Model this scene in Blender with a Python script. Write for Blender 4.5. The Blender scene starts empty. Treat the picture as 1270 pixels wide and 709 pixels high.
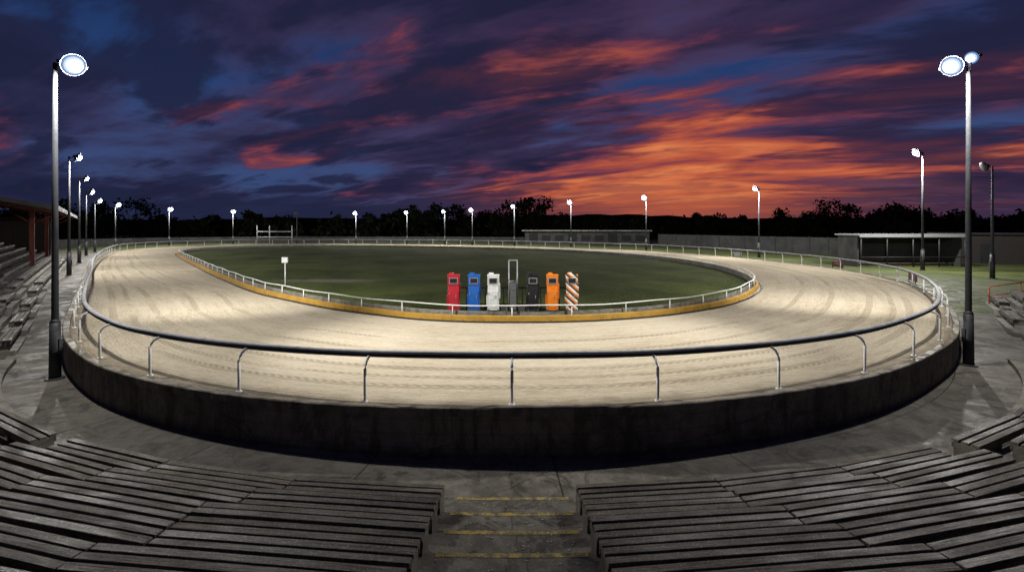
import bpy, math, random, bmesh
import numpy as np
from mathutils import Vector, Matrix
random.seed(7); rng=np.random.default_rng(7)
sc=bpy.context.scene
TAU=math.tau
CAM_Z=5.11; TZ=1.04; CX,CY=0.0,31.8   # concourse z=0, track level TZ, terrace centre

# ------------------------------------------------------------------ node helper
class G:
    def __init__(s,nt): s.nt=nt; s.L=nt.links
    def node(s,t): return s.nt.nodes.new(t)
    def put(s,inp,v):
        if v is None: return
        if isinstance(v,bpy.types.NodeSocket): s.L.new(v,inp)
        else:
            if isinstance(v,(tuple,list)) and len(v)==3 and inp.type=='RGBA': v=(*v,1)
            inp.default_value=v
    def m(s,op,a,b=None,c=None,clamp=False):
        n=s.node('ShaderNodeMath'); n.operation=op; n.use_clamp=clamp
        s.put(n.inputs[0],a); s.put(n.inputs[1],b); s.put(n.inputs[2],c); return n.outputs[0]
    def add(s,a,b): return s.m('ADD',a,b)
    def sub(s,a,b): return s.m('SUBTRACT',a,b)
    def mul(s,a,b): return s.m('MULTIPLY',a,b)
    def div(s,a,b): return s.m('DIVIDE',a,b)
    def ss(s,v,lo,hi,a=0.0,b=1.0):
        n=s.node('ShaderNodeMapRange'); n.interpolation_type='SMOOTHSTEP'
        s.put(n.inputs[0],v); s.put(n.inputs[1],lo); s.put(n.inputs[2],hi); s.put(n.inputs[3],a); s.put(n.inputs[4],b)
        return n.outputs[0]
    def noise(s,vec,scale,detail=4,rough=.55,dist=0.0):
        n=s.node('ShaderNodeTexNoise'); s.put(n.inputs['Vector'],vec)
        n.inputs['Scale'].default_value=scale; n.inputs['Detail'].default_value=detail
        n.inputs['Roughness'].default_value=rough; n.inputs['Distortion'].default_value=dist
        return n.outputs['Fac']
    def vor(s,vec,scale,feature='DISTANCE_TO_EDGE'):
        n=s.node('ShaderNodeTexVoronoi'); n.feature=feature; s.put(n.inputs['Vector'],vec)
        n.inputs['Scale'].default_value=scale; return n.outputs['Distance']
    def comb(s,x,y,z=0.0):
        n=s.node('ShaderNodeCombineXYZ'); s.put(n.inputs[0],x); s.put(n.inputs[1],y); s.put(n.inputs[2],z); return n.outputs[0]
    def sep(s,v):
        n=s.node('ShaderNodeSeparateXYZ'); s.L.new(v,n.inputs[0]); return n.outputs[0],n.outputs[1],n.outputs[2]
    def mix(s,f,a,b,blend='MIX'):
        n=s.node('ShaderNodeMix'); n.data_type='RGBA'; n.blend_type=blend
        s.put(n.inputs[0],f); s.put(n.inputs[6],a); s.put(n.inputs[7],b); return n.outputs[2]
    def ramp(s,f,stops):
        n=s.node('ShaderNodeValToRGB'); s.put(n.inputs[0],f); e=n.color_ramp.elements
        while len(e)<len(stops): e.new(0.5)
        for i,(p,c) in enumerate(stops): e[i].position=p; e[i].color=(*c,1)
        return n.outputs[0]
    def bump(s,h,strength,dist):
        n=s.node('ShaderNodeBump'); n.inputs['Strength'].default_value=strength; n.inputs['Distance'].default_value=dist
        s.L.new(h,n.inputs['Height']); return n.outputs[0]
    def pos(s): return s.node('ShaderNodeNewGeometry').outputs['Position']
    def obj(s): return s.node('ShaderNodeTexCoord').outputs['Object']
    def uv(s): return s.node('ShaderNodeTexCoord').outputs['UV']

def newmat(name):
    m=bpy.data.materials.new(name); m.use_nodes=True
    g=G(m.node_tree); b=m.node_tree.nodes['Principled BSDF']; return m,g,b

def paint(name,col,rough=.5,metal=0.0,dirt=.35,scale=6.0,bump=.15,dirtcol=(.05,.04,.03),spec=.5):
    m,g,b=newmat(name); p=g.pos()
    n1=g.noise(p,scale,5,.65); n2=g.noise(p,scale*7,3,.6)
    f=g.mul(g.ss(g.add(g.mul(n1,.7),g.mul(n2,.3)),.42,.72),dirt)
    c=g.mix(f,(*col,1),(*dirtcol,1)); g.put(b.inputs['Base Color'],c)
    g.put(b.inputs['Roughness'],g.ss(n1,.3,.7,max(.05,rough-.12),min(1,rough+.15)))
    b.inputs['Metallic'].default_value=metal; b.inputs['Specular IOR Level'].default_value=spec
    g.put(b.inputs['Normal'],g.bump(n2,bump,.01)); return m

# ------------------------------------------------------------------ mesh builder
class MB:
    def __init__(s): s.v=[]; s.f=[]; s.mi=[]; s.uv=[]; s.sm=[]
    def face(s,idx,mi=0,uv=None,sm=False):
        s.f.append(idx); s.mi.append(mi); s.uv.append(uv or [(0,0)]*len(idx)); s.sm.append(sm)
    def poly(s,pts,mi=0,uv=None):
        b=len(s.v); s.v+= [tuple(p) for p in pts]; s.face(list(range(b,b+len(pts))),mi,uv)
    def box(s,c,size,rot=None,mi=0,taper=1.0,tapery=None,off=None):
        sx,sy,sz=[a/2 for a in size]; b=len(s.v); ty=taper if tapery is None else tapery
        R=rot or Matrix.Identity(3); c=Vector(c); loc=[]
        ox,oy=(random.random()*50,random.random()*50) if off is None else off
        for z in(-1,1):
            kx=taper if z>0 else 1; ky=ty if z>0 else 1
            for x,y in((-1,-1),(1,-1),(1,1),(-1,1)):
                l=Vector((x*sx*kx,y*sy*ky,z*sz)); loc.append(l); s.v.append(tuple(c+R@l))
        for q in((0,3,2,1),(4,5,6,7),(0,1,5,4),(1,2,6,5),(2,3,7,6),(3,0,4,7)):
            s.face([b+i for i in q],mi,[(loc[i].x+ox,loc[i].y+loc[i].z*1.3+oy) for i in q])
    def tube(s,pts,r,seg=10,closed=False,mi=0,cap=True,sq=(1,1)):
        pts=[Vector(p) for p in pts]; n=len(pts); b=len(s.v)
        rs=r if isinstance(r,(list,tuple)) else [r]*n
        for i,p in enumerate(pts):
            if closed: t=pts[(i+1)%n]-pts[i-1]
            else: t=pts[min(i+1,n-1)]-pts[max(i-1,0)]
            t.normalize(); up=Vector((0,0,1)) if abs(t.z)<.95 else Vector((0,1,0))
            a=t.cross(up).normalized(); c=a.cross(t).normalized()
            for k in range(seg):
                an=TAU*k/seg; s.v.append(tuple(p+a*math.cos(an)*rs[i]*sq[0]+c*math.sin(an)*rs[i]*sq[1]))
        for i in range(n if closed else n-1):
            j=(i+1)%n
            for k in range(seg):
                k2=(k+1)%seg; s.face([b+i*seg+k,b+i*seg+k2,b+j*seg+k2,b+j*seg+k],mi,None,True)
        if cap and not closed:
            s.face([b+k for k in range(seg)][::-1],mi); s.face([b+(n-1)*seg+k for k in range(seg)],mi)
    def ell(s,c,rad,mi=0,rot=None,u=14,w=8):
        R=rot or Matrix.Identity(3); c=Vector(c); b=len(s.v)
        for i in range(w+1):
            th=math.pi*i/w
            for k in range(u):
                ph=TAU*k/u; s.v.append(tuple(c+R@Vector((rad[0]*math.sin(th)*math.cos(ph),rad[1]*math.sin(th)*math.sin(ph),rad[2]*math.cos(th)))))
        for i in range(w):
            for k in range(u):
                k2=(k+1)%u; s.face([b+i*u+k,b+(i+1)*u+k,b+(i+1)*u+k2,b+i*u+k2],mi,None,True)
    def make(s,name,mats,parent=None,loc=(0,0,0),bevel=0,rotz=0):
        me=bpy.data.meshes.new(name); me.from_pydata(s.v,[],s.f)
        for m in mats: me.materials.append(m)
        me.polygons.foreach_set('material_index',s.mi); me.polygons.foreach_set('use_smooth',s.sm)
        ul=me.uv_layers.new(name='UVMap'); flat=[c for f in s.uv for p in f for c in p]; ul.data.foreach_set('uv',flat)
        me.update(); o=bpy.data.objects.new(name,me); sc.collection.objects.link(o)
        o.location=loc; o.rotation_euler=(0,0,rotz)
        if parent: o.parent=parent
        if bevel:
            bv=o.modifiers.new('bevel','BEVEL'); bv.width=bevel; bv.segments=2; bv.limit_method='ANGLE'
        return o
def empty(name,loc=(0,0,0),rotz=0):
    e=bpy.data.objects.new(name,None); e.location=loc; e.rotation_euler=(0,0,rotz); e.empty_display_size=.3
    sc.collection.objects.link(e); return e
def rz(a): return Matrix.Rotation(a,3,'Z')

# ------------------------------------------------------------------ materials
def concrete(name,dark,light,rough=.85,joints=False,moss=0.0):
    m,g,b=newmat(name); p=g.pos()
    n1=g.noise(p,.55,6,.62,.4); n2=g.noise(p,3.2,5,.7,.2); n3=g.noise(p,38,3,.6); n4=g.noise(p,70,2,.6)
    f=g.add(g.mul(n1,.5),g.mul(n2,.5))
    c=g.mix(g.ss(f,.38,.62),(*dark,1),(*light,1))
    c=g.mix(g.mul(g.ss(n3,.52,.7),.45),c,tuple([x*.45 for x in dark])+(1,))
    c=g.mix(g.mul(g.ss(n4,.62,.68),.6),c,(.34,.32,.28,1))
    st=g.noise(p,.8,5,.75,1.4)
    c=g.mix(g.mul(g.ss(st,.52,.62),.6),c,tuple([x*.38 for x in dark])+(1,))
    nt_=g.node('ShaderNodeTexNoise'); g.L.new(p,nt_.inputs['Vector']); nt_.inputs['Scale'].default_value=1.3
    cr=g.vor(g.mix(.14,p,nt_.outputs['Color']),.36)
    crk=g.m('SUBTRACT',1.0,g.ss(cr,.0,.007)); c=g.mix(g.mul(crk,.45),c,(.012,.011,.01,1))
    h=g.add(g.mul(n2,.5),g.mul(n3,.4))
    if joints:
        x,y,z=g.sep(p); dy=g.sub(CY,y)
        ang=g.m('ARCTAN2',x,dy); r=g.m('SQRT',g.add(g.mul(x,x),g.mul(dy,dy)))
        a=g.m('ABSOLUTE',g.sub(g.m('FRACT',g.add(g.div(ang,math.radians(11)),.27)),.5))
        j1=g.m('LESS_THAN',a,.0045)
        a2=g.m('ABSOLUTE',g.sub(g.m('FRACT',g.add(g.div(r,3.4),.38)),.5)); j2=g.m('LESS_THAN',a2,.004)
        slab=g.add(g.m('FLOOR',g.add(g.div(ang,math.radians(11)),.77)),g.mul(g.m('FLOOR',g.add(g.div(r,3.4),.88)),7.3))
        wn=g.node('ShaderNodeTexWhiteNoise'); wn.noise_dimensions='1D'; g.L.new(slab,wn.inputs['W'])
        c=g.mix(g.mul(wn.outputs['Value'],.40),c,tuple([x*.5 for x in dark])+(1,))
        j=g.m('MAXIMUM',j1,j2); c=g.mix(g.mul(j,.8),c,(.010,.010,.008,1)); h=g.sub(h,g.mul(j,1.0))
    if moss:
        x,y,z=g.sep(p)
        stn=g.noise(g.comb(g.mul(x,2.2),g.mul(y,2.2),g.mul(z,.35)),1.0,5,.7)
        c=g.mix(g.mul(g.ss(stn,.46,.62),moss),c,(.04,.036,.018,1))
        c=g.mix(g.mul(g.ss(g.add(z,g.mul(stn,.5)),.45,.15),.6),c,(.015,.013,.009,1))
        bl=g.m('LESS_THAN',g.m('ABSOLUTE',g.sub(g.m('FRACT',g.mul(z,3.1)),.5)),.03); c=g.mix(g.mul(bl,.35),c,(.015,.013,.01,1))
    g.put(b.inputs['Base Color'],c); b.inputs['Specular IOR Level'].default_value=.35
    g.put(b.inputs['Roughness'],g.ss(st,.42,.62,rough,rough-.35))
    g.put(b.inputs['Normal'],g.bump(h,.6,.02)); return m
M_terr=concrete('terrace_concrete',(.090,.080,.065),(.20,.182,.15))
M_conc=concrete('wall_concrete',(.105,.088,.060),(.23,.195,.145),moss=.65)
M_sup=concrete('support_concrete',(.05,.044,.035),(.11,.10,.082))
M_concL=concrete('pale_concrete',(.15,.14,.125),(.28,.27,.24))

def grass_nodes(g,p):
    n1=g.noise(p,.12,5,.65,.5); n2=g.noise(p,1.4,5,.7); n3=g.noise(p,14,3,.7)
    x,y,z=g.sep(p)
    stripe=g.m('SINE',g.mul(g.add(g.mul(x,.8),g.mul(y,.25)),1.5))
    f=g.add(g.add(g.mul(n1,.6),g.mul(n2,.3)),g.mul(n3,.25)); f=g.add(f,g.mul(stripe,.02))
    c=g.ramp(f,[(.40,(.022,.034,.008)),(.52,(.046,.064,.014)),(.62,(.078,.096,.024)),(.76,(.13,.13,.045))])
    return c,g.add(n2,n3)
M_grass,g,b=newmat('infield_grass'); p=g.pos(); c,h=grass_nodes(g,p)
x,y,z=g.sep(p)
d=g.m('SQRT',g.add(g.m('POWER',g.mul(g.m('ABSOLUTE',g.add(x,14.0)),.30),2.0),g.m('POWER',g.m('ABSOLUTE',g.sub(y,38.5)),2.0)))
d=g.add(d,g.mul(g.noise(p,.9,5,.7),1.6)); c=g.mix(g.mul(g.ss(d,2.6,1.2),.7),c,(.22,.20,.16,1))
g.put(b.inputs['Base Color'],c); b.inputs['Roughness'].default_value=.95; b.inputs['Specular IOR Level'].default_value=.1
g.put(b.inputs['Normal'],g.bump(h,.9,.08))
M_blade=paint('grass_blade',(.06,.09,.02),.8,0,.5,1.5,.05,(.14,.12,.04),.2)

M_ground=concrete('apron_and_grass',(.085,.076,.062),(.195,.178,.148),joints=True)
g=G(M_ground.node_tree); b=M_ground.node_tree.nodes['Principled BSDF']; p=g.pos(); x,y,z=g.sep(p)
gc,gh=grass_nodes(g,p)
thr=g.ss(x,-12.0,12.0,88.0,27.0); msk=g.ss(g.add(g.sub(y,thr),g.mul(g.sub(g.noise(p,.8,5,.7),.5),3.0)),-.3,.6)
old=b.inputs['Base Color'].links[0].from_socket
g.put(b.inputs['Base Color'],g.mix(msk,old,gc))

# sand track
M_sand,g,b=newmat('track_sand'); uv=g.uv(); u,v,_=g.sep(uv); p=g.pos()
wob=g.mul(g.sub(g.noise(g.comb(g.mul(u,.05),g.mul(v,.05)),1.0,3,.5),.5),3.2)
vv=g.add(v,wob)
s1=g.noise(g.comb(g.mul(u,.10),g.mul(vv,1.3)),1.0,4,.6)
s2=g.noise(g.comb(g.mul(u,.8),g.mul(vv,5.0)),1.0,4,.65)
s3=g.noise(g.comb(g.mul(u,2.6),g.mul(vv,13.0)),1.0,3,.65)
big=g.noise(p,.16,5,.6,.4); fine=g.noise(p,24,4,.75); clod=g.noise(p,5,5,.75,.3); foot=g.noise(p,11,3,.7,.5)
rake=g.m('SINE',g.mul(g.add(vv,g.mul(g.noise(g.comb(g.mul(u,.3),g.mul(v,.6)),1.0,2,.5),.5)),46.0))
f=g.add(g.add(g.mul(s1,.22),g.mul(s2,.20)),g.add(g.mul(s3,.24),g.mul(big,.20))); f=g.add(g.add(f,g.mul(clod,.14)),g.mul(rake,.010))
c=g.ramp(f,[(.41,(.36,.305,.22)),(.49,(.50,.435,.325)),(.58,(.59,.525,.41))])
c=g.mix(g.mul(g.ss(clod,.52,.70),.36),c,(.28,.225,.155,1))
c=g.mix(g.mul(g.ss(foot,.56,.68),.35),c,(.25,.20,.135,1))
c=g.mix(g.mul(g.ss(fine,.52,.70),.36),c,(.24,.195,.135,1))
def band(v0,w,amp,off):
    vv2=g.add(v,g.mul(g.sub(g.noise(g.comb(g.mul(u,.04),off),1.0,2,.5),.5),amp))
    dd=g.m('ABSOLUTE',g.sub(vv2,v0)); inb=g.ss(dd,w,w*.75)
    ch=g.m('SINE',g.mul(g.add(u,g.mul(dd,1.2)),26.0)); ch=g.ss(ch,-.2,.5)
    bro=g.ss(g.noise(g.comb(g.mul(u,.12),off),1.0,4,.6),.40,.54)
    return g.mul(g.mul(inb,bro),g.add(.35,g.mul(ch,.65)))
t=None
for v0,w,amp,off in((1.45,.18,1.2,3.1),(3.1,.18,1.2,3.1),(2.2,.14,1.8,9.0),(5.0,.16,2.5,15.0),(6.6,.16,2.5,15.0)):
    bb=band(v0,w,amp,off); t=bb if t is None else g.m('MAXIMUM',t,bb)
c=g.mix(g.mul(t,.5),c,(.19,.15,.10,1))
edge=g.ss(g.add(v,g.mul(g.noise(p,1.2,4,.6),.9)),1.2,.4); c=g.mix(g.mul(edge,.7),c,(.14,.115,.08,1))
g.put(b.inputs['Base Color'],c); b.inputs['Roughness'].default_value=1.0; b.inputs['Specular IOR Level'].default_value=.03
h=g.add(g.add(g.mul(s2,.8),g.mul(s3,.9)),g.add(g.mul(clod,.7),g.add(g.mul(foot,.5),g.mul(fine,.3)))); h=g.sub(g.add(h,g.mul(rake,.08)),g.mul(t,.5))
g.put(b.inputs['Normal'],g.bump(h,.75,.06))

# weathered timber
M_wood,g,b=newmat('weathered_timber'); uv=g.uv(); u,v,_=g.sep(uv); p=g.pos()
gr=g.noise(g.comb(g.mul(u,1.6),g.mul(v,34)),1.0,5,.68,.3); gr2=g.noise(g.comb(g.mul(u,.5),g.mul(v,1.8)),1.0,4,.6)
spk=g.noise(p,32,4,.75); wear=g.noise(p,2.6,5,.75)
f=g.add(g.add(g.mul(gr,.44),g.mul(gr2,.36)),g.mul(wear,.24))
c=g.ramp(f,[(.41,(.012,.009,.007)),(.50,(.044,.035,.025)),(.57,(.105,.085,.063)),(.67,(.25,.215,.17))])
c=g.mix(g.mul(g.ss(spk,.55,.65),.6),c,(.32,.29,.24,1))
c=g.mix(g.mul(g.ss(spk,.44,.34),.6),c,(.012,.010,.008,1))
g.put(b.inputs['Base Color'],c); g.put(b.inputs['Roughness'],g.ss(gr2,.35,.65,.42,.85))
g.put(b.inputs['Normal'],g.bump(g.add(gr,g.mul(spk,.4)),1.0,.016))

M_white=paint('white_painted_rail',(.36,.37,.39),.75,0,.5,5,.15,(.05,.04,.03),.2)
M_railshade=paint('rail_painted_shade',(.035,.037,.05),.6,.0,.3,5)  # dark navy colour stands in for shade on the white rail's lower side
M_galv=paint('galvanised_steel',(.045,.048,.055),.8,0,.3,4,.15,(.02,.02,.02),.25)
M_pale=paint('pale_grey_metal',(.28,.29,.30),.6,.1,.4,5)
M_darksteel=paint('dark_steel',(.020,.022,.026),.6,.1,.3,5)
M_yellow=paint('yellow_kerb_paint',(.50,.29,.045),.7,0,.65,1.6,.3,(.17,.12,.055),.2)
M_black=paint('black_paint',(.012,.013,.016),.35,0,.15,6)
M_dark=paint('dark_opening',(.006,.006,.007),.9,0,.0,6)
M_red=paint('red_paint',(.50,.018,.035),.4,0,.35,5)
M_blue=paint('blue_paint',(.012,.12,.48),.4,0,.35,5)
M_wpaint=paint('white_paint',(.70,.71,.70),.55,0,.35,5)
M_orange=paint('orange_paint',(.80,.21,.012),.4,0,.35,5)
M_rust=paint('rusty_red_paint',(.14,.028,.02),.7,0,.5,4)
M_roof=paint('corrugated_roof',(.04,.04,.045),.6,.3,.4,2)
M_greywall=paint('grey_render',(.032,.033,.033),.9,0,.6,.8,.15,(.015,.014,.012))
M_brick,g,b=newmat('brown_brick'); bt=g.node('ShaderNodeTexBrick'); x,y,z=g.sep(g.pos())
g.L.new(g.comb(g.add(x,y),z,0.0),bt.inputs['Vector']); bt.inputs['Scale'].default_value=4
bt.inputs['Color1'].default_value=(.035,.025,.021,1); bt.inputs['Color2'].default_value=(.025,.019,.017,1); bt.inputs['Mortar'].default_value=(.05,.047,.044,1)
g.put(b.inputs['Base Color'],bt.outputs['Color']); b.inputs['Roughness'].default_value=.9
M_stripe,g,b=newmat('striped_paint'); x,y,z=g.sep(g.obj())
k=g.m('FRACT',g.mul(g.add(z,g.mul(x,.9)),2.9))
c=g.mix(g.m('GREATER_THAN',k,.36),(.78,.78,.76,1),(.015,.015,.018,1)); c=g.mix(g.m('GREATER_THAN',k,.68),c,(.78,.24,.03,1))
c=g.mix(g.mul(g.ss(g.noise(g.obj(),6,5,.6),.5,.7),.25),c,(.1,.07,.05,1)); g.put(b.inputs['Base Color'],c); b.inputs['Roughness'].default_value=.4
M_nose,g,b=newmat('worn_yellow_nosing'); p=g.pos(); w=g.add(g.mul(g.noise(p,7,6,.75),.6),g.mul(g.noise(p,60,3,.6),.4))
g.put(b.inputs['Base Color'],g.mix(g.ss(w,.43,.56),(.46,.34,.07,1),(.10,.09,.07,1))); b.inputs['Roughness'].default_value=.8
def emis(name,col,st):
    m,g,b=newmat(name); b.inputs['Base Color'].default_value=(.001,.001,.001,1); b.inputs['Roughness'].default_value=1; b.inputs['Specular IOR Level'].default_value=0
    b.inputs['Emission Color'].default_value=(*col,1); b.inputs['Emission Strength'].default_value=st
    m.cycles.emission_sampling='NONE'; return m
M_lamp=emis('lit_lamp_bulb',(.90,.96,1.0),40)
M_glow=emis('painted_lamp_glow',(.22,.42,.85),.55)  # bluish emission on the dish imitates bloom around the bulb
M_glow2=emis('painted_inner_lamp_glow',(.55,.74,1.0),1.0)  # paler inner step of the same imitated bloom

# ------------------------------------------------------------------ track outline
OUT=[(0,11.64),(3.43,11.9),(6.88,12.86),(10.2,14.4),(13.6,16.8),(17,19.9),(21.2,25),(25.2,31),(28.5,37.5),(30.6,45.5),(31,57),(28.5,72),(22,86),(11,98),(-3,108),(-22,115.5),(-43,118.5),(-60,115),(-69,103),(-67,88),(-58,73),(-48,59),(-38.5,46.5),(-30,36),(-22.5,26.5),(-17,19.8),(-13.04,16.0),(-9.99,13.97),(-6.8,12.6),(-3.57,11.85)]
INN=[(0,22.1),(2,22.2),(4,22.6),(6.5,23.6),(9,25.2),(11.3,27.2),(14,30.6),(16.8,35.5),(18.8,42),(19.8,50),(19.2,59),(16.5,69),(11,79),(3,87),(-9,94.5),(-24,101),(-40,103.5),(-50,99),(-54,90),(-50.5,78),(-43,67),(-34.5,55.8),(-27,46),(-20.5,37.8),(-15.5,31.8),(-11.5,28),(-8.5,25.5),(-6,23.9),(-4,22.8),(-2,22.25)]
def catmull(P,sub=14):
    n=len(P); out=[]
    for i in range(n):
        p0,p1,p2,p3=[np.array(P[(i+k)%n],float) for k in(-1,0,1,2)]
        for s in range(sub):
            t=s/sub; out.append(.5*((2*p1)+(p2-p0)*t+(2*p0-5*p1+4*p2-p3)*t*t+(3*p1-p0-3*p2+p3)*t**3))
    return np.array(out)
SUB=14
co=catmull(OUT,SUB); ci=catmull(INN,SUB); NN=len(co)
def normals(C):
    t=np.roll(C,-1,0)-np.roll(C,1,0); t/=np.linalg.norm(t,axis=1)[:,None]; return np.stack([t[:,1],-t[:,0]],1)
def offset(C,d): return C+normals(C)*d
def resample(C,step):
    C=np.vstack([C,C[:1]]); s=np.concatenate([[0],np.cumsum(np.linalg.norm(np.diff(C,axis=0),axis=1))])
    n=int(round(s[-1]/step)); q=np.linspace(0,s[-1],n,endpoint=False)
    return np.stack([np.interp(q,s,C[:,0]),np.interp(q,s,C[:,1])],1)
def sstep(a,b,x):
    t=max(0,min(1,(x-a)/(b-a))); return t*t*(3-2*t)
def ground_z(x,y): return 1.0*sstep(21,35,y)

mb=MB(); NV=10; st=15*SUB
idx=[(st+i)%NN for i in range(NN)]+[st]
mid=(co+ci)/2; L=0; us=[]
for k,i in enumerate(idx):
    if k: L+=np.linalg.norm(mid[i]-mid[idx[k-1]])
    us.append(L)
cw=co+normals(co)*.06
for k,i in enumerate(idx):
    for j in range(NV+1):
        t=j/NV; q=cw[i]*(1-t)+ci[i]*t
        mb.v.append((q[0],q[1],TZ))
for k in range(len(idx)-1):
    w0=np.linalg.norm(cw[idx[k]]-ci[idx[k]]); w1=np.linalg.norm(cw[idx[k+1]]-ci[idx[k+1]])
    for j in range(NV):
        a=k*(NV+1)+j
        mb.face([a,a+NV+1,a+NV+2,a+1][::-1],0,[(us[k],w0*j/NV),(us[k+1],w1*j/NV),(us[k+1],w1*(j+1)/NV),(us[k],w0*(j+1)/NV)][::-1],True)
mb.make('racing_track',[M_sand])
mb=MB(); c2=offset(ci,.05); mb.v=[(a[0],a[1],TZ+.012) for a in c2]; mb.face(list(range(len(c2))),0)
mb.make('infield',[M_grass])
for nm in('racing_track','infield'):
    me=bpy.data.objects[nm].data; bm=bmesh.new(); bm.from_mesh(me)
    if nm=='infield': bmesh.ops.triangulate(bm,faces=bm.faces)
    bm.normal_update()
    if sum(f.normal.z*f.calc_area() for f in bm.faces)<0: bmesh.ops.reverse_faces(bm,faces=bm.faces)
    bm.to_mesh(me); bm.free()
# grass tufts along the infield edge
V=[];F=[]
nin=normals(ci); front=[i for i in range(NN) if ci[i][1]<36]
for k in range(15000):
    i=front[rng.integers(len(front))]; t=abs(rng.normal())*2.6
    q=ci[i]-nin[i]*t+rng.normal(size=2)*.25
    a=rng.uniform(0,TAU); hh=rng.uniform(.04,.11)+(.07 if t<.5 else 0); ww=.012; b_=len(V)
    V+= [(q[0]-ww*math.cos(a),q[1]-ww*math.sin(a),TZ+.01),(q[0]+ww*math.cos(a),q[1]+ww*math.sin(a),TZ+.01),(q[0]+rng.normal()*.03,q[1]+rng.normal()*.03,TZ+.01+hh)]; F.append((b_,b_+1,b_+2))
me=bpy.data.meshes.new('grass_tufts'); me.from_pydata(V,[],F); me.materials.append(M_blade); me.update()
o=bpy.data.objects.new('grass_tufts',me); sc.collection.objects.link(o)

# ground sheet
xs=sorted(set(list(np.arange(-80,81,4.0))+[-3000,-1500,-700,-350,-200,-120,120,200,350,700,1500,3000]))
ys=sorted(set(list(np.arange(-20,60,1.5))+[-3000,-800,-200,-60,80,100,130,160,200,300,600,1500,3000,6000]))
mb=MB()
for y in ys:
    for x in xs: mb.v.append((x,y,ground_z(x,y)))
nx=len(xs)
for j in range(len(ys)-1):
    for i in range(nx-1): mb.face([j*nx+i,j*nx+i+1,(j+1)*nx+i+1,(j+1)*nx+i],0,None,True)
mb.make('ground',[M_ground])

# retaining wall
mb=MB(); n=NN; nr=normals(co); prof=[(.07,TZ+.03),(.09,TZ+.05),(.27,TZ+.05),(.30,TZ+.03),(.30,TZ-.13),(.25,TZ-.16),(.25,-.1)]
for i in range(n):
    for o_,z_ in prof:
        q=co[i]+nr[i]*o_; jz=.006*math.sin(i*1.7)+random.uniform(-.004,.004); mb.v.append((q[0],q[1],z_+jz))
k=len(prof)
for i in range(n):
    j=(i+1)%n
    for a in range(k-1): mb.face([i*k+a,j*k+a,j*k+a+1,i*k+a+1],0)
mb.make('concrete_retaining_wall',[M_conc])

def rail_system(name,base,inoff,h,step,rr,mats,posts_r,goose=True):
    e=empty(name)
    rl=resample(offset(base,-inoff),.6)
    mb=MB(); mb.tube([(p[0],p[1],TZ+h+(.006*math.sin(i*.9) if goose else .02*math.sin(i*.7))) for i,p in enumerate(rl)],rr,12,True,0,sq=(1.15,.62)); mb.make('rail',[mats[0]],e)
    if goose:
        mb=MB(); mb.tube([(p[0],p[1],TZ+h-rr*1.1) for p in rl],rr*.95,10,True,0,sq=(1.05,.85)); mb.make('rail_painted_shade',[mats[1]],e)  # second tube paints the rail's shaded side as a dark band
    rs=resample(base,step); nn=normals(rs); mb=MB()
    for p,nv in zip(rs,nn):
        p=Vector((p[0],p[1],0)); nv=Vector((nv[0],nv[1],0)); b0=p-nv*.06; z=Vector((0,0,1))
        if goose:
            pts=[b0+z*(TZ-.05),b0+z*(TZ+h*.45),b0+z*(TZ+h*.70)]
            for t in(.25,.5,.75,1.0):
                a=t*math.pi/2; pts.append(b0-nv*((inoff-.06)*(1-math.cos(a)))+z*(TZ+h*.70+(h*.22)*math.sin(a)))
            mb.tube(pts,posts_r,8,False,0)
            mb.tube([b0+z*(TZ-.01),b0+z*(TZ+.03)],posts_r*2.1,10,False,0)
        else:
            b0=p-nv*inoff; mb.tube([b0+z*(TZ-.05),b0+z*(TZ+h)],posts_r,6,False,0)
    mb.make('posts',[mats[2]],e); return e
rail_system('outer_running_rail',co,.36,1.1,3.42,.066,[M_white,M_railshade,M_wpaint],.036)
rail_system('inner_running_rail',ci,.0,.66,2.6,.045,[M_wpaint,M_white,M_wpaint],.025,False)
def ribbon_box(name,base,o0,o1,z0,z1,mat):
    mb=MB(); nr=normals(base); n=len(base)
    for i in range(n):
        for o_,z_ in((o0,z0),(o0,z1),(o1,z1),(o1,z0)):
            q=base[i]+nr[i]*o_; mb.v.append((q[0],q[1],z_+random.uniform(-.006,.006)))
    for i in range(n):
        j=(i+1)%n
        for a in range(3): mb.face([i*4+a,i*4+a+1,j*4+a+1,j*4+a],0)
    return mb.make(name,[mat])
ribbon_box('yellow_inner_kerb',ci,.08,.26,TZ-.02,TZ+.25,M_yellow)
ribbon_box('hare_rail_channel',ci,.40,.50,TZ-.02,TZ+.06,M_darksteel)
ribbon_box('inner_edge_board',ci,-.16,-.10,TZ-.02,TZ+.40,M_concL)

# ------------------------------------------------------------------ terrace and benches
def pol(a,R,z): return Vector((CX+R*math.sin(a),CY-R*math.cos(a),z))
R0=22.46; DR=.8; RISE=.17; NT=10
mb=MB(); A0,A1=-56,56; AN=112
for k in range(NT):
    z=RISE*(k+1); ra=R0+DR*k; rb=ra+DR+(6 if k==NT-1 else 0)
    for i in range(AN):
        a=math.radians(A0+(A1-A0)*i/AN); b2=math.radians(A0+(A1-A0)*(i+1)/AN)
        mb.poly([pol(a,ra,z-RISE),pol(b2,ra,z-RISE),pol(b2,ra,z),pol(a,ra,z)][::-1])
        mb.poly([pol(a,ra,z),pol(b2,ra,z),pol(b2,rb,z),pol(a,rb,z)][::-1])
    for a in(A0,A1):
        a=math.radians(a); mb.poly([pol(a,ra,0),pol(a,rb,0),pol(a,rb,z),pol(a,ra,z)])
mb.make('terrace_steps',[M_terr])
mb=MB(); hw=1.03
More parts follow.
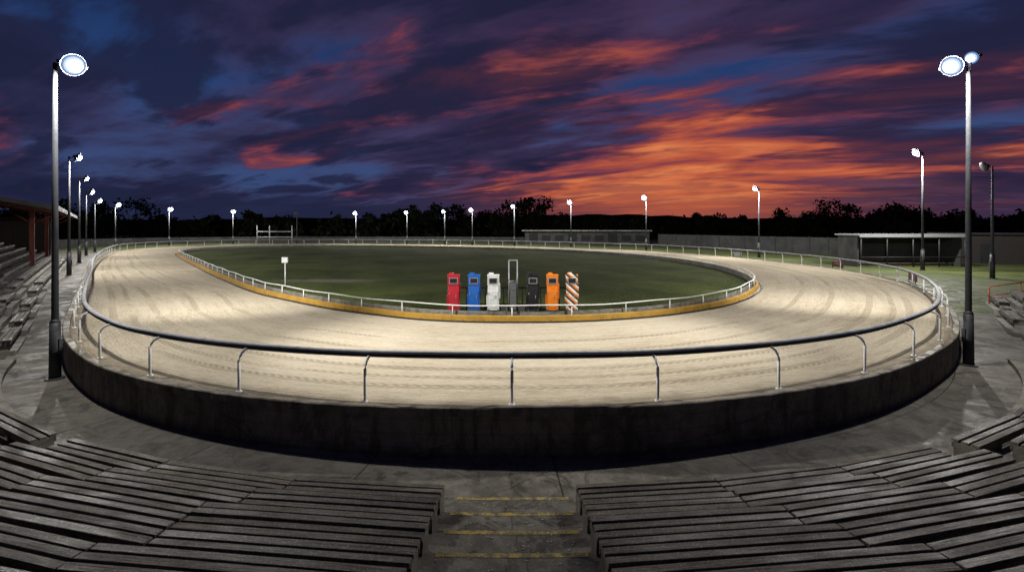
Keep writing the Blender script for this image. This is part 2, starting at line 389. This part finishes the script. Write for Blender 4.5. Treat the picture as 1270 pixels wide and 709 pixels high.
for k in range(NT):
    z=RISE*(k+1); ra=R0+DR*k; n=6
    for i in range(n):
        a=-hw/ra+2*hw/ra*i/n; b2=-hw/ra+2*hw/ra*(i+1)/n
        mb.poly([pol(a,ra-.005,z+.004),pol(b2,ra-.005,z+.004),pol(b2,ra+.085,z+.004),pol(a,ra+.085,z+.004)][::-1])
        mb.poly([pol(a,ra-.005,z-.035),pol(b2,ra-.005,z-.035),pol(b2,ra-.005,z+.004),pol(a,ra-.005,z+.004)][::-1])
mb.make('step_nosing_paint',[M_nose])
blocks=[(-24.0,-2.95),(2.75,21.8),(-55,-25.6),(24.0,55)]
def bench(k,a0,a1):
    e=empty('wooden_bench'); z=RISE*(k+1)+.43; rf=R0+.44+DR*k
    tot=(a1-a0); ns=max(1,round(tot/7.3)); mb=MB(); sup=MB()
    sh=random.uniform(-.8,.8)
    cuts=[a0]+[a0+tot*i/ns+sh for i in range(1,ns)]+[a1]
    for i in range(ns):
        aa,ab=math.radians(cuts[i]),math.radians(cuts[i+1])
        for s in range(3):
            R=rf+.07+.175*s; pa=pol(aa,R,z+random.uniform(-.014,.014)); pb=pol(ab,R,z+random.uniform(-.014,.014))
            d=pb-pa; ln=d.length-.015+random.uniform(-.05,.0); ang=math.atan2(d.y,d.x)
            rot=rz(ang+random.uniform(-.004,.004))@Matrix.Rotation(random.uniform(-.06,.06),3,'X')
            mb.box((pa+pb)/2,(ln,.132+random.uniform(-.010,.004),.05),rot)
        pa=pol(aa,rf+.03,z-.09); pb=pol(ab,rf+.03,z-.09); d=pb-pa; mb.box((pa+pb)/2,(d.length-.02,.035,.11),rz(math.atan2(d.y,d.x)))
        pa=pol(aa,rf+.46,z-.09); pb=pol(ab,rf+.46,z-.09); d=pb-pa; mb.box((pa+pb)/2,(d.length-.02,.035,.11),rz(math.atan2(d.y,d.x)))
        for t in(0.02,.34,.66,.98):
            a=aa+(ab-aa)*t
            sup.box(pol(a,rf+.245,z-.235),(.09,.40,.38),rz(a)); sup.box(pol(a,rf+.245,z-.05),(.10,.40,.045),rz(a))
    mb.make('seat_slats',[M_wood],e,bevel=.008); sup.make('supports',[M_sup],e,bevel=.006)
for k in range(8):
    for j,(a0,a1) in enumerate(blocks):
        if j>=2 and k>4: continue
        if j==0: aa,bb=a0-.9*k,-math.degrees(1.16/(R0+.44+DR*k))
        elif j==1: aa,bb=math.degrees(1.10/(R0+.44+DR*k)),a1+1.0*k
        elif j==2: aa,bb=a0,a1-.95*k
        else: aa,bb=a0+1.0*k,a1
        bench(k,aa,bb)
mb=MB()
for i in range(520):
    a=math.radians(rng.uniform(-40,40)); R=rng.uniform(20.8,26.0)
    if R>R0 and abs(math.sin(a)*R)>1.0 and rng.random()<.5: a=rng.uniform(-.04,.04)
    kk=math.floor((R-R0)/DR)+1 if R>=R0 else 0
    if kk>0 and (R-R0)%DR<.1: continue
    c=pol(a,R,RISE*kk+.006); s=rng.uniform(.010,.026); th=rng.uniform(0,TAU)
    mb.poly([c+Vector((math.cos(th+q)*s,math.sin(th+q)*s*.7,rng.uniform(0,.008))) for q in(0,1.4,3.1,4.6)])
mb.make('scattered_litter',[paint('litter',(.34,.30,.24),.8,0,.6,20)])

def side_bleacher(name,P0,f,length,nrows,sgn):
    e=empty(name); f=Vector((f[0],f[1],0)).normalized(); nrm=Vector((-f.y,f.x,0))*sgn; ang=math.atan2(f.y,f.x)
    st_=MB(); sl=MB(); P0=Vector((P0[0],P0[1],0)); nseg=int(length/4)
    for s in range(nseg):
        c0=P0+f*(4*s+2); gz=ground_z(c0.x,c0.y)
        for r in range(nrows):
            zt=gz+.12+.3*r; c=c0+nrm*(.45+.9*r)
            st_.box((c.x,c.y,zt/2-.3),(4,.9,zt+.6),rz(ang))
            for q in range(3):
                cc=c+nrm*(-.2+.15*q); sl.box((cc.x,cc.y,zt+.42),(3.96,.13,.045),rz(ang))
            cc=c+nrm*(-.25); sl.box((cc.x,cc.y,zt+.33),(3.94,.03,.12),rz(ang))
            for t in(-1.7,0,1.7):
                cc=c+f*t; st_.box((cc.x,cc.y,zt+.2),(.09,.42,.39),rz(ang))
    st_.make('concrete_steps',[M_concL],e); sl.make('seat_slats',[M_wood],e)
side_bleacher('terraced_bleacher',(-19.9,20.6),(-.63,.776),52,8,1)
side_bleacher('terraced_bleacher',(23.2,24.0),(.60,.8),9,5,-1)

# ------------------------------------------------------------------ grandstand (left)
f=Vector((-.63,.776,0)); nrm=Vector((-.776,-.63,0)); P0=Vector((-42,44.8,0)); ang=math.atan2(f.y,f.x)
e=empty('grandstand')
mb=MB()
def P(s,t,z): q=P0+f*s+nrm*t; return (q.x,q.y,z)
S0,S1=-13,34
nc=94
for i in range(nc):
    s0=S0+(S1-S0)*i/nc; s1=S0+(S1-S0)*(i+1)/nc; dz=.06*(i%2); dz1=.06*((i+1)%2)
    mb.poly([P(s0,-2.2,6.5+dz),P(s1,-2.2,6.5+dz1),P(s1,11,9.0+dz1),P(s0,11,9.0+dz)])
    mb.poly([P(s0,-2.2,6.42),P(s1,-2.2,6.42),P(s1,11,8.92),P(s0,11,8.92)])
mb.make('roof',[M_roof],e)
mb=MB()
a=P(S0,-2.25,6.42); b_=P(S1,-2.25,6.42)
mb.box(((a[0]+b_[0])/2,(a[1]+b_[1])/2,6.42),(S1-S0,.06,.34),rz(ang))
for s in(S0-.05,S1+.05): mb.poly([P(s,-2.2,6.3),P(s,11,8.8),P(s,11,9.1),P(s,-2.2,6.6)])
mb.make('fascia',[M_roof],e)
mb=MB()
for s in (0,17,33):
    c=P(s,0,0); mb.box((c[0],c[1],3.4),(.34,.34,6.4),rz(ang))
    c0=P(s,0,5.4); mb.tube([c0,P(s,-1.9,6.4)],.06,6); mb.tube([c0,P(s,2.4,7.1)],.06,6)
    mb.tube([P(s,-2,6.35),P(s,11,8.75)],.09,6)
mb.make('columns',[M_rust],e)
mb=MB(); c=P((S0+S1)/2,11,0); mb.box((c[0],c[1],4.7),(S1-S0,.25,8.0),rz(ang)) 
c=P(S1,5.5,0); mb.box((c[0],c[1],3.6),(.2,10,5.6),rz(ang)); mb.make('rear_wall',[M_brick],e)

# ------------------------------------------------------------------ lamps
lamps=[(-15.35,17.2,10.6,2,1.0),(16.85,18.9,11.1,2,1.0),(-37.2,43,11.0,1,1.1),(-48.6,57.5,10.6,1,.8),(-60.3,72.5,10.1,1,.9),(-66.8,82,9.3,1,.5),(-73.6,95,9.2,1,.9),(-75,112,8.9,1,.9),
(-66.5,122,8.7,1,.9),(-53.8,128,8.3,0,0),(-37.2,122,8.3,1,1),(-24.6,120,8.4,1,.7),(-15.3,116.5,8.6,1,.7),(-8.8,113.5,8.8,1,.6),(.5,110,9.5,1,.8),(11.8,102.5,10.0,1,1),(23.2,88.5,10.1,1,1.2),(32.8,68,10.2,1,1.5),(38.5,48,12.1,1,2.4),(38,40.5,9.9,0,0)]
cen=mid
for (x,y,zt,kind,pw) in lamps:
    gz=ground_z(x,y); e=empty('floodlight_pole',(x,y,gz)); H=zt-gz
    dd=np.linalg.norm(cen-np.array([x,y]),axis=1); q=cen[int(dd.argmin())]
    dv=Vector((q[0]-x,q[1]-y,0)).normalized()
    if y<25: dv=Vector((-.9 if x>0 else .9,.1,0)).normalized()
    a=math.atan2(dv.y,dv.x); R=rz(a)
    rb=.115 if y<25 else .12
    mb=MB(); mb.tube([(0,0,0),(0,0,1.9)],[rb*1.5,rb*1.35],12); mb.tube([(0,0,-.05),(0,0,.05)],rb*2.4,12); mb.tube([(0,0,1.9),(0,0,2.0)],[rb*1.35,rb*.95],12)
    mb.box(R@Vector((rb*1.4,0,1.1)),(.05,.16,.5),R); mb.make('base_sleeve',[M_darksteel],e)
    mb=MB(); mb.tube([(0,0,1.9),(0,0,H*.55),(0,0,H)],[rb*.92,rb*.75,rb*.55],12)
    top=Vector((0,0,H-.12)); mb.tube([top,top+dv*.25+Vector((0,0,.08)),top+dv*.5+Vector((0,0,.1))],.04,8)
    if kind==2 and x>0: mb.tube([top,top-dv*.15+Vector((0,0,.3))],.035,8)
    mb.make('pole',[M_galv],e)
    heads=[dv*.55+Vector((0,0,.08))]
    if kind==2 and x>0: heads.append(-dv*.12+Vector((0,0,.36)))
    hb=MB(); lb=MB(); r1=MB(); r2=MB(); big=.36 if y<25 else (.40 if y<70 else .52)
    aim=(dv+Vector((0,-.55 if y<25 else 0,-.5))).normalized()
    for hi,hh in enumerate(heads):
        zax=aim; xax=zax.cross(Vector((0,0,1))).normalized(); yax=zax.cross(xax)
        RR=Matrix((xax,yax,zax)).transposed(); c=top+hh
        bg=big*(1.0 if hi==0 else .62)
        hb.tube([c-aim*.20,c-aim*.10,c+aim*.04],[bg*.35,bg*.85,bg*1.06],20); hb.box(c-aim*.25,(bg*.6,bg*.5,.14),RR)
        for t in(-1,1): hb.box(c+xax*bg*1.08*t-aim*.03,(.03,.10,.22),RR)
        if kind:
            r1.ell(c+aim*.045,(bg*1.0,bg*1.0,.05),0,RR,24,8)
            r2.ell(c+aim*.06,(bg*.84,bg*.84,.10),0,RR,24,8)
            lb.ell(c+aim*.08,(bg*.66,bg*.60,bg*.5),0,RR,20,12)
        else: hb.ell(c+aim*.05,(bg,bg,.08),0,RR,20,8)
    hb.make('lamp_housing',[M_darksteel],e,bevel=.01)
    if kind:
        lb.make('lamp_bulb',[M_lamp],e); r1.make('reflector_glow',[M_glow],e); r2.make('inner_reflector_glow',[M_glow2],e)  # bulb is the lamp; both shells around it only imitate its bloom
        def light(kind_,pwr,lpos,target,cone=2.6,name='lamp_light'):
            l=bpy.data.lights.new(name,kind_); l.energy=pwr; l.color=(1.0,.965,.90); l.shadow_soft_size=.24
            if kind_=='SPOT': l.spot_size=cone; l.spot_blend=1.0
            o=bpy.data.objects.new(name,l); sc.collection.objects.link(o); o.parent=e; o.location=lpos
            d=Vector(target)-Vector((x,y,gz))-lpos; o.rotation_euler=d.to_track_quat('-Z','Y').to_euler()
        lp=top+heads[0]+aim*(.60 if y<25 else .75); sg=1 if x<0 else -1
        if y<25:
            light('POINT',3100,lp,(0,0,0))
            light('SPOT',16500,lp,(8.5*sg,19.5,1),math.radians(80),'lamp_beam')
            light('SPOT',16000,lp,((-16 if x<0 else 19),36,1),math.radians(82),'lamp_beam')
        else:
            light('POINT',4700*pw,lp,(q[0],q[1],1))

# ------------------------------------------------------------------ starting traps
def trap(x,y,mat,yaw):
    e=empty('starting_trap',(x,y,TZ+.012),yaw)
    mb=MB(); mb.box((0,0,.06),(.60,.62,.12)); mb.make('plinth',[M_darksteel],e,bevel=.01)
    mb=MB()
    mb.box((0,0,.68),(.54,.56,1.12),taper=.95); mb.box((0,0,1.27),(.48,.50,.06))
    mb.box((0,.0,1.50),(.55,.54,.42),taper=.97) 
    # wedge-shaped flat lid sloping to the back
    b0=len(mb.v); mb.box((0,0.0,1.765),(.57,.56,.10),taper=.96)
    for i in (b0+6,b0+7): vx=mb.v[i]; mb.v[i]=(vx[0],vx[1],vx[2]-.05)
    mb.box((-.10,-.03,1.83),(.22,.24,.07))
    mb.box((0,-.287,.62),(.42,.02,.80)); mb.box((.30,0,1.0),(.05,.30,.7)); mb.box((-.30,0,.55),(.05,.34,.5))
    mb.make('body',[mat],e,bevel=.009)
    mb=MB(); mb.box((0,-.265,1.50),(.34,.03,.22)); mb.make('window_opening',[M_dark],e)
    mb=MB() 
    for cx,cz,w,h in((0,1.625,.40,.03),(0,1.375,.40,.03),(-.185,1.5,.03,.22),(.185,1.5,.03,.22)): mb.box((cx,-.28,cz),(w,.03,h))
    mb.box((.12,-.305,.75),(.03,.03,.16)); mb.box((-.19,-.30,.35),(.04,.02,.08)); mb.box((-.19,-.30,.9),(.04,.02,.08))
    mb.make('trim',[M_pale],e,bevel=.004)
    mb=MB()
    for cx in(-.22,.22): mb.tube([(cx,-.36,.0),(cx,-.30,.18)],.02,6)
    mb.make('feet',[M_galv],e)
TY=24.45
for x,mt,yw in((-2.78,M_red,.05),(-1.81,M_blue,.02),(-.89,M_wpaint,0),(.99,M_black,0),(1.92,M_orange,-.03),(2.85,M_stripe,-.05)): trap(x,TY,mt,yw)
e=empty('starting_gate_frame',(.05,TY,TZ+.012))
mb=MB()
for s in(-.2,.2): mb.tube([(s,0,0),(s,0,2.45)],.03,8)
for z in(.1,1.45,2.45): mb.tube([(-.22,0,z),(.22,0,z)],.028,8)
mb.make('frame',[M_pale],e)
mb=MB(); mb.box((0,0.02,.55),(.30,.30,.9),taper=.9); mb.box((0,0.02,1.2),(.34,.2,.35)); mb.box((-.42,.05,.12),(.3,.3,.22)); mb.box((.42,.05,.12),(.3,.3,.22)); mb.make('control_box',[paint('box_grey',(.10,.10,.105),.6,0,.4,5)],e,bevel=.012)
e=empty('starting_trap_base',(0,TY+.05,TZ+.012)); mb=MB()
mb.tube([(-3.1,.33,.3),(3.2,.33,.3)],.03,8); mb.tube([(-3.1,.33,1.1),(3.2,.33,1.1)],.025,8)
for i in range(8): mb.tube([(-3.1+.9*i,.33,0),(-3.1+.9*i,.33,1.1)],.025,6)
mb.make('frame',[M_darksteel],e)

e=empty('infield_sign',(-15.6,35.2,TZ)); mb=MB(); mb.tube([(0,0,0),(0,0,1.6)],.04,8); mb.make('post',[M_wpaint],e)
mb=MB(); mb.box((0,0,1.78),(.36,.16,.34)); mb.box((0,-.09,1.78),(.40,.02,.38)); mb.make('sign_head',[M_wpaint],e,bevel=.01)
e=empty('scoreboard_frame',(-57.5,124,1)); mb=MB()
for s in(-4.2,-1.2,4.2): mb.tube([(s,0,0),(s,0,4.4)],.12,8)
mb.tube([(-4.2,0,2.9),(4.2,0,2.9)],.11,8); mb.tube([(-4.2,0,1.6),(4.2,0,1.6)],.09,8); mb.make('frame',[M_pale],e)

# ------------------------------------------------------------------ background buildings
e=empty('spectator_shelter',(35.6,52.5,1.0)); W=10.6
mb=MB(); mb.box((W/2,1.6,3.27),(W+.5,4.0,.14)); mb.box((W/2,-.42,3.2),(W+.5,.06,.36)); mb.make('roof',[M_pale],e,bevel=.01)
mb=MB(); mb.box((W/2,3.3,1.6),(W,.15,3.2)); mb.box((.0,1.7,1.6),(.15,3.05,3.18)); mb.box((W,1.7,1.6),(.15,3.05,3.18)); mb.make('walls',[M_greywall],e)
mb=MB() 
for i in range(5): mb.tube([(i*W/4,-.3,0),(i*W/4,-.3,3.1)],.06,8)
mb.tube([(0,-.3,1.0),(W,-.3,1.0)],.04,8); mb.make('posts',[M_darksteel],e)
mb=MB()
for r in range(3): mb.box((W/2,1.0+r*.7,.3+r*.25),(W-.4,.3,.06)); mb.box((W/2,1.0+r*.7,.15+r*.12),(W-.6,.06,.3+r*.22))
mb.make('benches',[M_wood],e)
e=empty('storage_building',(50,58,1.0),-.35); mb=MB(); mb.box((8,3,1.6),(16,6,3.2)); mb.make('walls',[M_brick],e)
mb=MB(); mb.box((8,3,3.3),(16.6,6.6,.18)); mb.make('roof',[M_roof],e)
mb=MB(); mb.box((3,-.03,1.1),(1.1,.06,2.2)); mb.box((9,-.03,1.4),(3.2,.06,2.6)); mb.make('doors',[M_darksteel],e)
e=empty('low_clubhouse',(3,119,1.0),-.2); mb=MB(); mb.box((14,2.5,1.5),(28,5,3.0)); mb.make('walls',[M_greywall],e)
mb=MB(); mb.box((14,2.2,3.2),(29,6.6,.22)); mb.make('roof',[M_concL],e)
mb=MB()
for i in range(9): mb.box((2+3*i,-.03,1.5),(2.0,.06,1.3 if i%3 else 2.1))
mb.make('windows_and_doors',[M_dark],e)

def fence(pts,h,name='concrete_panel_fence'):
    e=empty(name); mb=MB(); ps=MB()
    for (x0,y0),(x1,y1) in zip(pts[:-1],pts[1:]):
        L=math.hypot(x1-x0,y1-y0); n=max(1,int(L/2.8)); a=math.atan2(y1-y0,x1-x0)
        for i in range(n+1):
            t=i/n; x=x0+(x1-x0)*t; y=y0+(y1-y0)*t; ps.box((x,y,1+h/2),(.16,.2,h+.1),rz(a))
            if i<n:
                tm=(i+.5)/n; x=x0+(x1-x0)*tm; y=y0+(y1-y0)*tm
                for r in range(int(h/.5)): mb.box((x,y,1.25+.5*r),(L/n-.17,.06+random.uniform(0,.02),.485),rz(a))
    mb.make('panels',[M_greywall],e); ps.make('posts',[M_greywall],e)
fence([(31.5,110),(40,88),(49,70),(56,63)],2.5)
fence([(-92,100),(-84,122),(-60,134),(-10,130),(3,126)],1.5)
fence([(66,55),(75,30)],2.5)
e=empty('orange_handrail',(27.3,29.3,ground_z(27.3,29.3))); mb=MB()
mb.tube([(0,0,0),(0,0,.95),(.12,.05,1.05),(6,2.4,1.25)],.04,8); mb.tube([(0,0,.5),(6,2.4,.7)],.03,8)
for t in(.5,1.0): mb.tube([(6*t,2.4*t,-.1),(6*t,2.4*t,1.05+.2*t)],.035,8)
mb.make('tubes',[paint('faded_orange_paint',(.38,.10,.02),.6,0,.5,5)],e)
for (x,y,a,mt) in((29.2,37.3,1.15,M_rust),(31.8,50,1.5,M_rust),(29.9,68,1.75,M_white)):
    e=empty('trackside_board',(x,y,1.0),a); mb=MB(); mb.box((0,0,.45),(1.9,.05,.55)); mb.make('panel',[mt],e)
    mb=MB(); mb.tube([(-.8,.04,0),(-.8,.04,.7)],.03,6); mb.tube([(.8,.04,0),(.8,.04,.7)],.03,6); mb.make('posts',[M_galv],e)

# ------------------------------------------------------------------ tree line
M_leaf,g,b=newmat('dark_foliage'); p=g.pos(); n=g.noise(p,.5,4,.6)
g.put(b.inputs['Base Color'],g.ramp(n,[(.35,(.006,.008,.005)),(.65,(.016,.020,.010))])); b.inputs['Roughness'].default_value=1.0; b.inputs['Specular IOR Level'].default_value=0
M_bark=paint('bark',(.015,.012,.010),.9,0,.3,3,.1,(.008,.007,.006),.1)
V=[];F=[]
def addleaf(c,s):
    b=len(V); d=rng.normal(size=(2,3)); d/=np.linalg.norm(d,axis=1)[:,None]
    a=d[0]*s; bb=np.cross(d[0],d[1]); bb=bb/(np.linalg.norm(bb)+1e-6)*s*.65
    for q in(c-a,c+bb,c+a,c-bb): V.append(tuple(q))
    F.append((b,b+1,b+2,b+3))
mbT=MB()
x=-235.0
while x<235:
    y=rng.uniform(150,190); big_=rng.random(); grove=.9+.22*math.sin(x*.045+2)+.12*math.sin(x*.13)
    h=(rng.uniform(7.5,10) if big_<.55 else rng.uniform(10,12.5))*y/165*grove; sz=h/8.0
    mbT.tube([(x,y,0.8),(x+rng.uniform(-.3,.3),y,1+h*.5),(x,y,1+h*.8)],[.28,.2,.08],5)
    for c in range(10):
        zf=rng.uniform(.22,.84)
        cc=np.array([x+rng.normal()*2.0*sz*(1.25-zf),y+rng.normal()*1.6*sz,1+h*zf]); rr=rng.uniform(1.3,2.3)*sz
        mbT.tube([(x,y,1+h*.3),tuple(cc)],[.1,.04],4)
        for l in range(62):
            v=rng.normal(size=3); v/=np.linalg.norm(v); v*=rr*rng.uniform(.25,1.0); v[2]*=.75
            addleaf(cc+v,rng.uniform(.35,.7))
    for l in range(60):
        addleaf(np.array([x+rng.uniform(-4,4),y+rng.uniform(-3,3),1+abs(rng.normal())*2.6]),rng.uniform(.5,1.0))
    x+=rng.uniform(1.9,5.2)
me=bpy.data.meshes.new('foliage'); me.from_pydata(V,[],F); me.materials.append(M_leaf); me.update()
e=empty('distant_tree_line'); o=bpy.data.objects.new('foliage',me); sc.collection.objects.link(o); o.parent=e
mbT.make('trunks',[M_bark],e)
mb=MB(); N=260; xs_=np.linspace(-900,900,N)
for i,x in enumerate(xs_):
    hgt=9.0+1.4*math.sin(x*.011+1)+.9*math.sin(x*.037)+rng.uniform(-.6,.6)
    for yy,zz in((235,.9),(262,hgt),(420,hgt+1.5),(900,0.5)): mb.v.append((x,yy,zz))
for i in range(N-1):
    for k in range(3): mb.face([i*4+k,(i+1)*4+k,(i+1)*4+k+1,i*4+k+1],0)
mb.make('background_hill',[M_leaf])

# ------------------------------------------------------------------ world: dusk sky
w=bpy.data.worlds.new('World'); sc.world=w; w.use_nodes=True; nt=w.node_tree; g=G(nt); bg=nt.nodes['Background']
d=g.node('ShaderNodeTexCoord').outputs['Generated']; x,y,z=g.sep(d)
h=g.m('SQRT',g.add(g.mul(x,x),g.add(g.mul(y,y),1e-5))); el=g.div(z,h); s=g.div(x,h)
zc=g.add(g.m('MAXIMUM',z,0.0),.14)
px=g.div(x,zc); py=g.div(y,zc)
A=g.add(g.mul(px,-.86),g.mul(py,.50)); B=g.add(g.mul(px,.50),g.mul(py,.86))
n1=g.noise(g.comb(g.mul(A,.70),g.mul(B,1.2),2.3),1.0,8,.55,.3)
n2=g.noise(g.comb(g.mul(A,.80),g.mul(B,1.9),7.7),1.0,8,.57,.35)
n3=g.noise(g.comb(g.mul(A,.30),g.mul(B,.55),13.1),1.0,3,.5,.2)
n4=g.noise(g.comb(g.mul(A,1.0),g.mul(B,2.3),44.0),1.0,8,.57,.3)
base=g.ramp(g.m('MULTIPLY',el,2.2,clamp=True),[(0,(.035,.06,.15)),(.3,(.040,.070,.19)),(.6,(.018,.046,.15)),(1,(.007,.024,.09))])
def gauss(v,c,wd):
    t=g.div(g.sub(v,c),wd); return g.m('POWER',2.718,g.mul(g.mul(t,t),-1.0))
frt=g.m('GREATER_THAN',y,0.0)
sm=g.mul(gauss(s,.30,.25),frt); wide=g.mul(gauss(s,.20,.55),frt)
em=g.mul(g.ss(el,-.02,.025),g.ss(el,.27,.09)); em2=g.mul(g.ss(el,.0,.07),g.ss(el,.60,.3))
heat=g.add(g.mul(g.mul(sm,em),.215),g.mul(g.mul(wide,em2),.088))
fire=g.add(g.add(n2,g.mul(g.sub(n3,.5),.16)),g.sub(heat,.107))
cover=g.ss(g.add(n1,g.mul(g.sub(n3,.5),.35)),.34,.52)
deck=g.ramp(n1,[(.40,(.034,.036,.095)),(.53,(.018,.019,.055)),(.66,(.009,.010,.030))])
deck=g.mix(g.mul(wide,.75),deck,g.ramp(n1,[(.40,(.115,.055,.115)),(.53,(.048,.027,.068)),(.66,(.013,.011,.033))]))
col=g.mix(g.mul(cover,.93),base,deck)
cl=g.ramp(fire,[(.42,(.022,.018,.055)),(.49,(.075,.028,.070)),(.555,(.18,.043,.065)),(.64,(.44,.088,.050)),(.78,(.74,.22,.08))])
fm=g.ss(fire,.43,.57)
col=g.mix(fm,col,cl)
dm=g.mul(g.ss(g.add(n4,g.mul(g.sub(el,.12),.25)),.48,.60),.84)
dm=g.mul(dm,g.sub(1.0,g.mul(g.mul(sm,g.ss(el,.18,.08)),.2)))
col=g.mix(dm,col,g.mix(g.mul(sm,em),(.013,.015,.044,1),(.080,.028,.060,1)))
glow=g.mul(g.mul(gauss(s,.30,.26),frt),g.ss(g.add(el,g.mul(g.sub(n1,.5),.15)),.12,.02)); col=g.mix(g.mul(glow,.75),col,(.56,.13,.055,1))
bank=g.mul(g.ss(g.add(el,g.mul(g.sub(n4,.5),.35)),.068,.040),.85)
bank=g.mul(bank,g.sub(1.0,g.mul(gauss(s,.30,.20),.62)))
bc=g.mix(g.mul(gauss(s,.30,.28),.8),(.014,.018,.050,1),(.16,.038,.045,1))
col=g.mix(bank,col,bc)
col=g.mix(g.ss(el,.0,-.03),col,(.008,.009,.014,1))
g.put(bg.inputs['Color'],col); bg.inputs['Strength'].default_value=1.0

# ------------------------------------------------------------------ camera
cam=bpy.data.cameras.new('camera'); co_=bpy.data.objects.new('camera',cam); sc.collection.objects.link(co_)
co_.location=(0,0,CAM_Z); co_.rotation_euler=(math.radians(90),0,0); cam.lens=18; cam.sensor_width=36; cam.shift_y=-73.5/1270
cam.clip_start=.05; cam.clip_end=10000; sc.camera=co_
sc.view_settings.view_transform='Standard'; sc.view_settings.look='None'; sc.view_settings.exposure=0
